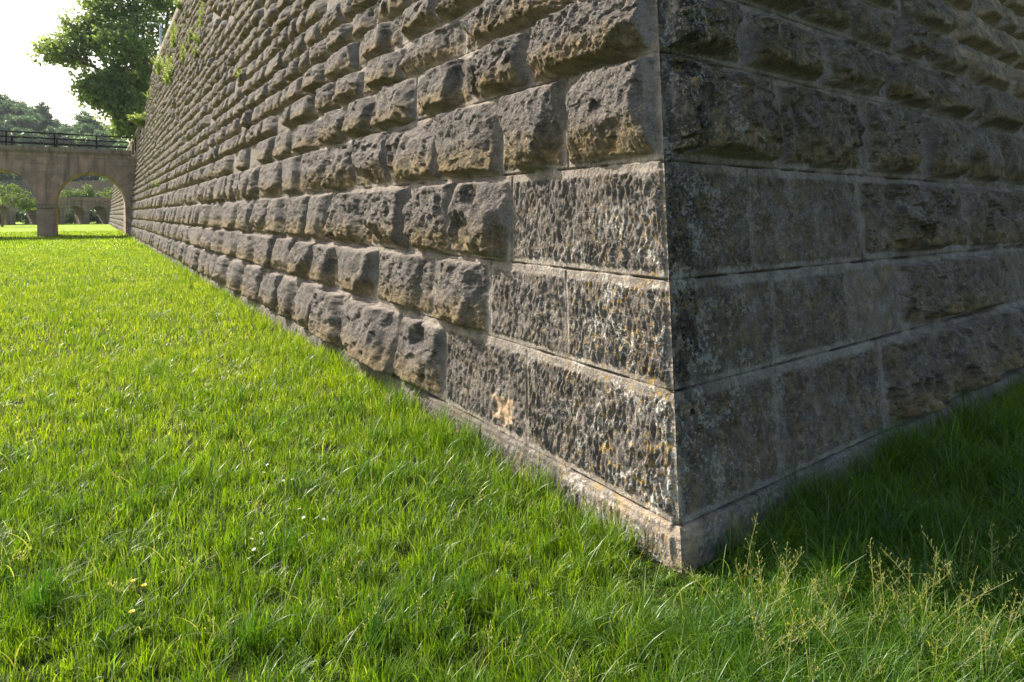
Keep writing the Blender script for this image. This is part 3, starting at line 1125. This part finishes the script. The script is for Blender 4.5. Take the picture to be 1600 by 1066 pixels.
for (ix, lbl) in ((4, "dark green tree behind the viaduct opening beside the bridge pier"), (5, "dark green tree behind the viaduct opening nearest the rampart wall"), (1, "dark green tree behind the viaduct in the cut-off arch"), (2, "dark green tree behind the viaduct hidden mostly by the bridge pier")):
    a_, b_ = vops[ix]
    p = np.append(V0, 0) + vp((a_ + b_) / 2, 8.5, 0)
    make_tree("shade_tree", (p[0], p[1], 0), [((0, 0, 1.5), (3.0, 2.2, 1.5)), ((2.2, .8, 1.3), (2.2, 2, 1.4)), ((-2.2, -.8, 1.3), (2.2, 2, 1.4))], rt, 20, .7, 46, .2, M_LEAF_BLUE, .16, lbl, "tree")

# ------------------------------------------------------------------ street lamp on the rampart
lt = LF.pix(252, 85)[0]
LB = LF.P(T_TOP - 3.2, H_TOP, -1.0)
Yl = LB[1]
ptop = at(250.5, 40, Yl); LB = np.array([at(253, 85, Yl)[0], Yl, H_TOP - .35])
lamp = tag(empty("street_lamp", tuple(LB)), "slim grey street lamp with a bent arm standing behind the wall top against the tree", "street lamp")
mb = MB(); mb.tube([(0, 0, 0), (-.03, 0, (ptop - LB)[2] * .5), ptop - LB - np.array([0, 0, .15]), ptop - LB], [.085, .075, .06, .05], 10); mb.build("pole", M_STEEL, lamp, True)
ph = at(236, 36, Yl) - LB
pt = ptop - LB
mb = MB(); mb.tube([pt, lerp(pt, ph, .1) + [0, 0, .06], lerp(pt, ph, .6) + [0, 0, .03], ph], [.045, .04, .035, .03], 8); mb.build("arm", M_STEEL, lamp, True)
mb = MB()
hd = at(230.5, 37, Yl) - LB
L_ = ph - hd
prof = [(-.1, .02, .02), (.1, .10, .06), (.45, .15, .09), (.8, .12, .08), (1.1, .05, .05)]
pts = []
V, Fa = [], []
for i, (f_, w_, h_) in enumerate(prof):
    c = hd + L_ * f_
    for k in range(10):
        a_ = 2 * math.pi * k / 10
        V.append(c + np.array([0, math.cos(a_) * w_, math.sin(a_) * h_]))
for i in range(len(prof) - 1):
    for k in range(10):
        Fa.append((i * 10 + k, i * 10 + (k + 1) % 10, (i + 1) * 10 + (k + 1) % 10, (i + 1) * 10 + k))
Fa += [tuple(range(10)), tuple(range(40, 50))]
mb.add(V, Fa); mb.build("lamp_head", M_LAMP, lamp, True)

# ------------------------------------------------------------------ weeds growing on the wall
def weed_mesh(seed, h, spread, n, upright):
    rw_ = np.random.RandomState(seed)
    V, Ts = [], []
    stems = MB()
    for s_ in range(n):
        dirn = np.array([rw_.normal(0, spread), rw_.normal(0, spread), 1.0]); dirn /= np.linalg.norm(dirn)
        L = h * rw_.uniform(.5, 1.0)
        b = np.array([rw_.normal(0, .05), rw_.normal(0, .05), 0])
        stems.tube([b, b + dirn * L * .5 + rw_.normal(0, .02, 3), b + dirn * L], [.008, .006, .003], 4)
        m_ = int(26 * L / .6) + 8
        for f_ in np.linspace(.1, 1.02, m_):
            for q in range(3):
                a_ = rw_.uniform(0, 6.28)
                o = np.array([math.cos(a_), math.sin(a_), rw_.uniform(.1, .9) * upright])
                ln = .095 * (1.15 - .6 * f_) * rw_.uniform(.7, 1.3)
                p = b + dirn * L * f_
                sd_ = np.cross(o, [0, 0, 1]); sd_ /= np.linalg.norm(sd_) + 1e-6
                V += [p, p + o * ln * .5 + sd_ * ln * .24, p + o * ln, p + o * ln * .5 - sd_ * ln * .24]
                Ts += [np.clip(rw_.normal(.55, .25), 0, 1)] * 4
    V = np.array(V)
    return V, np.arange(len(V)).reshape(-1, 4), np.array(Ts), stems

def weed(seed, h, spread, n, up=.8):
    r_ = empty("wall_plant")
    V, Q, T, st = weed_mesh(seed, h, spread, n, up)
    link("foliage", mesh("foliage", V, Q, dict(tint=T)), M_WEED, r_)
    st.build("stem", M_WEED, r_)
    return r_
wp = [weed(1, 1.0, .14, 4), weed(2, .8, .3, 5), weed(3, .62, .95, 34, .9)]
wused = [False] * 3
spots = [(290, 42, 0, 1.0), (301, 62, 0, .8), (276, 58, 0, 1.2), (277, 70, 0, 1.3), (320, 38, 0, 1.3), (308, 62, 0, 1.0), (315, 62, 1, .7), (270, 72, 0, .9), (258, 102, 1, 1.2), (262, 90, 0, 1.0),
         (268, 128, 0, 1.7), (272, 122, 0, 1.6), (264, 118, 0, 1.3), (253, 112, 0, 1.5), (292, 94, 0, 1.2), (312, 85, 1, .9), (238, 140, 1, 1.1), (240, 152, 1, 1.0), (260, 70, 0, .9), (250, 84, 0, .7)]
WL = "spindly yellow-green plant sprouting near the top of the sunlit wall"
def put_weed(x, y, k, sc, label, group, off=.06):
    t, z = LF.pix(x, y)
    t = min(t, T_END - .3)
    o = wp[k] if not wused[k] else copy_tree(wp[k])
    wused[k] = True
    z = min(z, top_at(t) - .05)
    o.location = tuple(LF.P(t, z - .1, off)); o.scale = (sc,) * 3
    o.rotation_euler = (R(10) * NL[1] * -1, R(14) * NL[0], random.uniform(0, 6.28))
    tag(o, label, "plant", group)
for (x, y, k, sc) in spots:
    put_weed(x, y + 4, k, sc, WL, "plants sprouting near the wall top")
put_weed(228, 196, 2, 2.2, "round bright yellow-green bush growing from the wall edge above the bridge railing", "plants on the wall face")
put_weed(386, 122, 1, .45, "small lone green sprig midway up the wall, right of the tall weeds", "plants on the wall face")
put_weed(251, 290, 1, .6, "tiny yellow-green tuft low on the wall near the bridge arch", "plants on the wall face")
put_weed(432, 600, 1, .01, WL, "plants sprouting near the wall top") if False else None
put_weed(287, 14, 2, 1.1, "golden-yellow bushy plant at the wall coping beside the tree top", "plants on the wall face")

# ------------------------------------------------------------------ grass
def inside_wall(X, Y, m=0.0):
    """ground points under the wall"""
    dx, dy = X - C0[0], Y - C0[1]
    a = dx * NL[0] + dy * NL[1]
    b = dx * NR[0] + dy * NR[1]
    return (a < .045 + m) & (b < .045 + m)


def wall_dist(X, Y):
    dx, dy = X - C0[0], Y - C0[1]
    return np.maximum(dx * NL[0] + dy * NL[1], dx * NR[0] + dy * NR[1])


def blades(P, L, Wd, az, bend, col, seg, rnd):
    """ribbons; returns V, quads, colours"""
    n = len(P)
    dirh = np.stack([np.cos(az), np.sin(az), np.zeros(n)], -1)
    tw = rnd.uniform(-.9, .9, n) + az + math.pi / 2
    side = np.stack([np.cos(tw), np.sin(tw), np.zeros(n)], -1)
    rowsV = []
    for i in range(seg + 1):
        f = i / seg
        out = bend * f ** 1.8 * L
        up = L * f * np.sqrt(np.clip(1 - (bend * f * .75) ** 2, .05, 1))
        c = P + dirh * out[:, None]
        c = c + np.stack([0 * up, 0 * up, up], -1)
        w = Wd * (1 - f ** 2.2) * .5 + .0002
        rowsV.append(c - side * w[:, None]); rowsV.append(c + side * w[:, None])
    V = np.stack(rowsV, 1)                     # n, 2(seg+1), 3
    m = 2 * (seg + 1)
    b = (np.arange(n) * m)[:, None, None]
    q = np.array([[2 * i, 2 * i + 1, 2 * i + 3, 2 * i + 2] for i in range(seg)])[None]
    Q = (b + q).reshape(-1, 4)
    C = np.repeat(col[:, None, :], m, 1)
    return V.reshape(-1, 3), Q, C.reshape(-1, 4)


rg = np.random.RandomState(77)
GV, GQ, GC, goff = [], [], [], 0
def add_blades(*a):
    global goff
    V, Q, C = blades(*a)
    GV.append(V); GQ.append(Q + goff); GC.append(C); goff += len(V)


def grass_zone(r0, r1, a0, a1, dens, Lm, Wm, seg):
    area = (r1 ** 2 - r0 ** 2) / 2 * (a1 - a0)
    n = int(area * dens)
    r = np.sqrt(rg.uniform(r0 ** 2, r1 ** 2, n)); a = rg.uniform(a0, a1, n)
    X, Y = r * np.sin(a), r * np.cos(a)
    k = ~inside_wall(X, Y)
    # bridge piers keep clear
    X, Y = X[k], Y[k]; n = len(X)
    wd = wall_dist(X, Y)
    patchy = np.clip(1.5 * fbm(X * 1.1, Y * 1.1, 0., 5, 3), -1, 1)
    fine = noise(X * 4.5, Y * 4.5, 0., 9)
    clump = noise(X * 11, Y * 11, 0., 13)
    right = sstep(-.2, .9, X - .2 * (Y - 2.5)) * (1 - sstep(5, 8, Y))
    L = Lm * (1 + .4 * patchy + .5 * fine + .6 * clump) * rg.uniform(.55, 1.3, n)
    L = L * (1 + 1.0 * np.exp(-(wd / .30) ** 2) * sstep(-.5, .3, fine + .2) * (1 if r1 < 5.5 else 1.15) + .75 * right)
    cd_ = np.hypot(X - C0[0] - .02, (Y - C0[1] + .16))
    L = L * (1 - .78 * (1 - sstep(.22, .42, cd_)))
    az = 5 * math.pi * noise(X * 5.5, Y * 5.5, 0., 17) + 4 * noise(X * 1.3, Y * 1.3, 0., 18) + rg.normal(0, .5, n) + 2.2
    mat = sstep(.15, .7, noise(X * 2.3, Y * 2.3, 0., 23))
    bend = np.clip(.48 + .30 * rg.normal(0, 1, n) + .25 * right + .5 * mat, .04, 1.25)
    keep = (clump + .7 * fine + rg.uniform(-.6, .6, n)) > -.36
    # colours
    g0 = np.array([.10, .205, .010]); g1 = np.array([.27, .385, .018]); g2 = np.array([.05, .14, .018])
    t = np.clip(.52 - .6 * patchy - .35 * fine - .25 * clump + rg.normal(0, .2, n), 0, 1)[:, None]
    c = g0 * (1 - t) + g1 * t
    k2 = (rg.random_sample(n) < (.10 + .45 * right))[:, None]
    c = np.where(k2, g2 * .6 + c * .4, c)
    tuft = sstep(.45, .9, fine + .5 * clump)[:, None]
    c = c * (1 - tuft) + (g2 * 1.1) * tuft
    L = L * (1 + .5 * tuft[:, 0])
    dry = (rg.random_sample(n) < .035)[:, None]
    c = np.where(dry, np.array([.42, .43, .22]) * rg.uniform(.7, 1.2, (n, 1)), c)
    c = c * rg.uniform(.65, 1.2, (n, 1))
    far_bright = sstep(3.0, 9.0, np.hypot(X, Y))[:, None]
    c = c * (np.array([.66, .8, .8]) * (1 - far_bright) + np.array([1.04, 1.04, 1.0]) * far_bright)  # near blades darkened: deep shade among them is put into the colour
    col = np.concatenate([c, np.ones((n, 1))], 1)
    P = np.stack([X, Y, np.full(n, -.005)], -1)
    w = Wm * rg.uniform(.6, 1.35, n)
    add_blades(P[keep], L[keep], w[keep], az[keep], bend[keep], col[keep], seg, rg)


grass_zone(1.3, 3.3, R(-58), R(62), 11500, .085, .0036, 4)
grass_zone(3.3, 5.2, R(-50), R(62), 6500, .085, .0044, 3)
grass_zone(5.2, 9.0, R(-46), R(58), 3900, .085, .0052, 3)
grass_zone(9.0, 18, R(-44), R(-10), 1300, .085, .0082, 2)
grass_zone(18, 36, R(-43), R(-22), 380, .085, .015, 2)
grass_zone(36, 75, R(-42), R(-27), 70, .09, .04, 2)
# long arching pale blades
def strays(n, r0, r1, a0, a1, Lr, wr):
    r = np.sqrt(rg.uniform(r0 ** 2, r1 ** 2, n)); a = rg.uniform(a0, a1, n)
    X, Y = r * np.sin(a), r * np.cos(a)
    k = ~inside_wall(X, Y); X, Y = X[k], Y[k]; n = len(X)
    pale = rg.uniform(0, 1, (n, 1)) < .5
    c = np.where(pale, np.array([.22, .27, .10]), np.array([.09, .19, .03])) * rg.uniform(.8, 1.25, (n, 1))
    add_blades(np.stack([X, Y, np.zeros(n)], -1), rg.uniform(*Lr, n), rg.uniform(*wr, n), rg.uniform(0, 6.28, n), rg.uniform(.6, 1.2, n), np.concatenate([c, np.ones((n, 1))], 1), 6, rg)
strays(1100, 1.8, 4.5, R(-45), R(50), (.13, .26), (.003, .006))
strays(900, 4.5, 10, R(-42), R(45), (.14, .24), (.005, .008))
gm = mesh("grass", np.concatenate(GV), np.concatenate(GQ), dict(col=np.concatenate(GC)), smooth=True)
tag(link("grass", gm, M_GRASS), "lush green meadow grass growing up to the foot of the wall", "grass", None, "stuff")
print("GRASS verts", goff)

# seeding stalks in the lower right
SV, SQ, SC, soff = [], [], [], 0
rk = np.random.RandomState(5)
def stalk(x, y, h, lean, az):
    global soff
    d = np.array([math.cos(az) * lean, math.sin(az) * lean, 1.0])
    pts = [np.array([x, y, 0]) + np.array([d[0] * f ** 1.6 * h, d[1] * f ** 1.6 * h, h * f]) for f in np.linspace(0, 1, 6)]
    V, Q = [], []
    c0 = np.array([.27, .30, .14, 1]) * rk.uniform(.8, 1.2)
    for i in range(5):
        for rot in (0, 1):
            s_ = np.array([1, 0, 0]) if rot == 0 else np.array([0, 1, 0])
            b = len(V)
            w0, w1 = .0011, .0009
            V += [pts[i] - s_ * w0, pts[i] + s_ * w0, pts[i + 1] + s_ * w1, pts[i + 1] - s_ * w1]
            Q.append([b, b + 1, b + 2, b + 3])
    nh = rk.randint(12, 26)
    for f in np.linspace(.66, 1.02, nh):
        i = min(4, int(f * 5)); p = lerp(pts[i], pts[i + 1], f * 5 - i)
        a_ = rk.uniform(0, 6.28); out = rk.uniform(.004, .03) * (1.1 - f) * 3
        q = p + np.array([math.cos(a_) * out, math.sin(a_) * out, rk.uniform(.0, .02)])
        u = np.array([math.cos(a_) * .5, math.sin(a_) * .5, 1.0]); u /= np.linalg.norm(u)
        sd_ = np.cross(u, rk.normal(size=3)); sd_ /= np.linalg.norm(sd_)
        ln = rk.uniform(.006, .012)
        b = len(V)
        V += [q, q + u * ln * .5 + sd_ * .0022, q + u * ln, q + u * ln * .5 - sd_ * .0022]; Q.append([b, b + 1, b + 2, b + 3])
        b = len(V)
        sx = np.cross(u, sd_) * .0006
        V += [p - sx, p + sx, q + sx, q - sx]; Q.append([b, b + 1, b + 2, b + 3])
    SV.append(np.array(V)); SQ.append(np.array(Q) + soff); SC.append(np.tile(c0, (len(V), 1))); soff += len(V)
for _ in range(85):
    x, y = rk.uniform(.75, 2.2), rk.uniform(2.15, 2.75)
    if inside_wall(np.array([x]), np.array([y]))[0]: continue
    stalk(x, y, rk.uniform(.16, .38), rk.uniform(.1, .8), rk.uniform(0, 6.28))
for _ in range(70):
    r, a = rk.uniform(2.2, 5.5), rk.uniform(R(-38), R(28))
    x, y = r * math.sin(a), r * math.cos(a)
    if inside_wall(np.array([x]), np.array([y]))[0]: continue
    stalk(x, y, rk.uniform(.13, .24), rk.uniform(.1, .6), rk.uniform(0, 6.28))
tag(link("seeding_grass", mesh("seeding_grass", np.concatenate(SV), np.concatenate(SQ), dict(col=np.concatenate(SC))), M_GRASS),
    "thin pale grass stalks with seed heads standing above the meadow", "grass", None, "stuff")

# small flowers
def flower(name, npet, rad, h, cp_, cc):
    r_ = empty(name)
    mb = MB(); mb.tube([(0, 0, 0), (.006, .003, h * .5), (0, .004, h)], [.0013, .0012, .001], 5); mb.build("stem", M_STEMS, r_)
    mb = MB()
    for k in range(npet):
        a0 = 2 * math.pi * k / npet
        d = np.array([math.cos(a0), math.sin(a0), .35]); s_ = np.array([-math.sin(a0), math.cos(a0), 0]) * rad * 2.2 / npet
        c = np.array([0, .004, h])
        mb.add([c, c + d * rad * .6 + s_, c + d * rad, c + d * rad * .6 - s_], [(0, 1, 2, 3)])
    mb.build("petals", cp_, r_)
    mb = MB(); mb.tube([(0, .004, h - .001), (0, .004, h + .003), (0, .004, h + .005)], [rad * .3, rad * .3, rad * .12], 8); mb.build("flower_centre", cc, r_)
    return r_
M_STEMS = plain("flower_stem", (.08, .15, .03))
M_YEL = plain("yellow_petal", (.75, .48, .02)); M_WHI = plain("white_petal", (.78, .78, .74))
def gpt(x, y, zt):
    r = ray(x, y); l = (zt - EYE) / r[2]
    return r[0] * l, l
f1 = flower("buttercup", 5, .012, .10, M_YEL, M_YEL)
for i, (x, y) in enumerate(((207, 909), (224, 916), (205, 957))):
    o = f1 if i == 0 else copy_tree(f1)
    gx, gy = gpt(x, y, .10)
    o.location = (gx, gy, 0)
    tag(o, "tiny yellow buttercup among the grass blades at lower left", "flower", "buttercups in the lower left grass")
f2 = flower("daisy", 12, .010, .10, M_WHI, M_YEL)
for i, (x, y) in enumerate(((476, 716), (490, 722), (428, 722), (441, 745), (400, 737), (490, 785), (478, 795), (485, 802), (404, 826), (378, 842), (485, 838), (467, 748), (407, 850), (498, 805))):
    o = f2 if i == 0 else copy_tree(f2)
    gx, gy = gpt(x, y, .10)
    o.location = (gx, gy, 0); o.rotation_euler = (R(-20), R(8), i * 1.3)
    tag(o, "tiny white daisy head in the grass left of the wall foot", "flower", "daisies scattered in the middle of the grass")

# ------------------------------------------------------------------ air
hzb = MB(); hzb.box((-455, -45, -1), (710, 0, 0), (0, 490, 0), (0, 0, 66))
mhz = bpy.data.materials.new("haze_air"); mhz.use_nodes = True
t_ = mhz.node_tree; t_.nodes.clear()
ho = t_.nodes.new("ShaderNodeOutputMaterial"); pv = t_.nodes.new("ShaderNodeVolumePrincipled")
pv.inputs["Color"].default_value = (.86, .92, 1.0, 1); pv.inputs["Density"].default_value = .00013; pv.inputs["Anisotropy"].default_value = .3
t_.links.new(pv.outputs[0], ho.inputs[1])
tag(hzb.build("haze", mhz), kind="stuff")
S.cycles.volume_bounces = 0
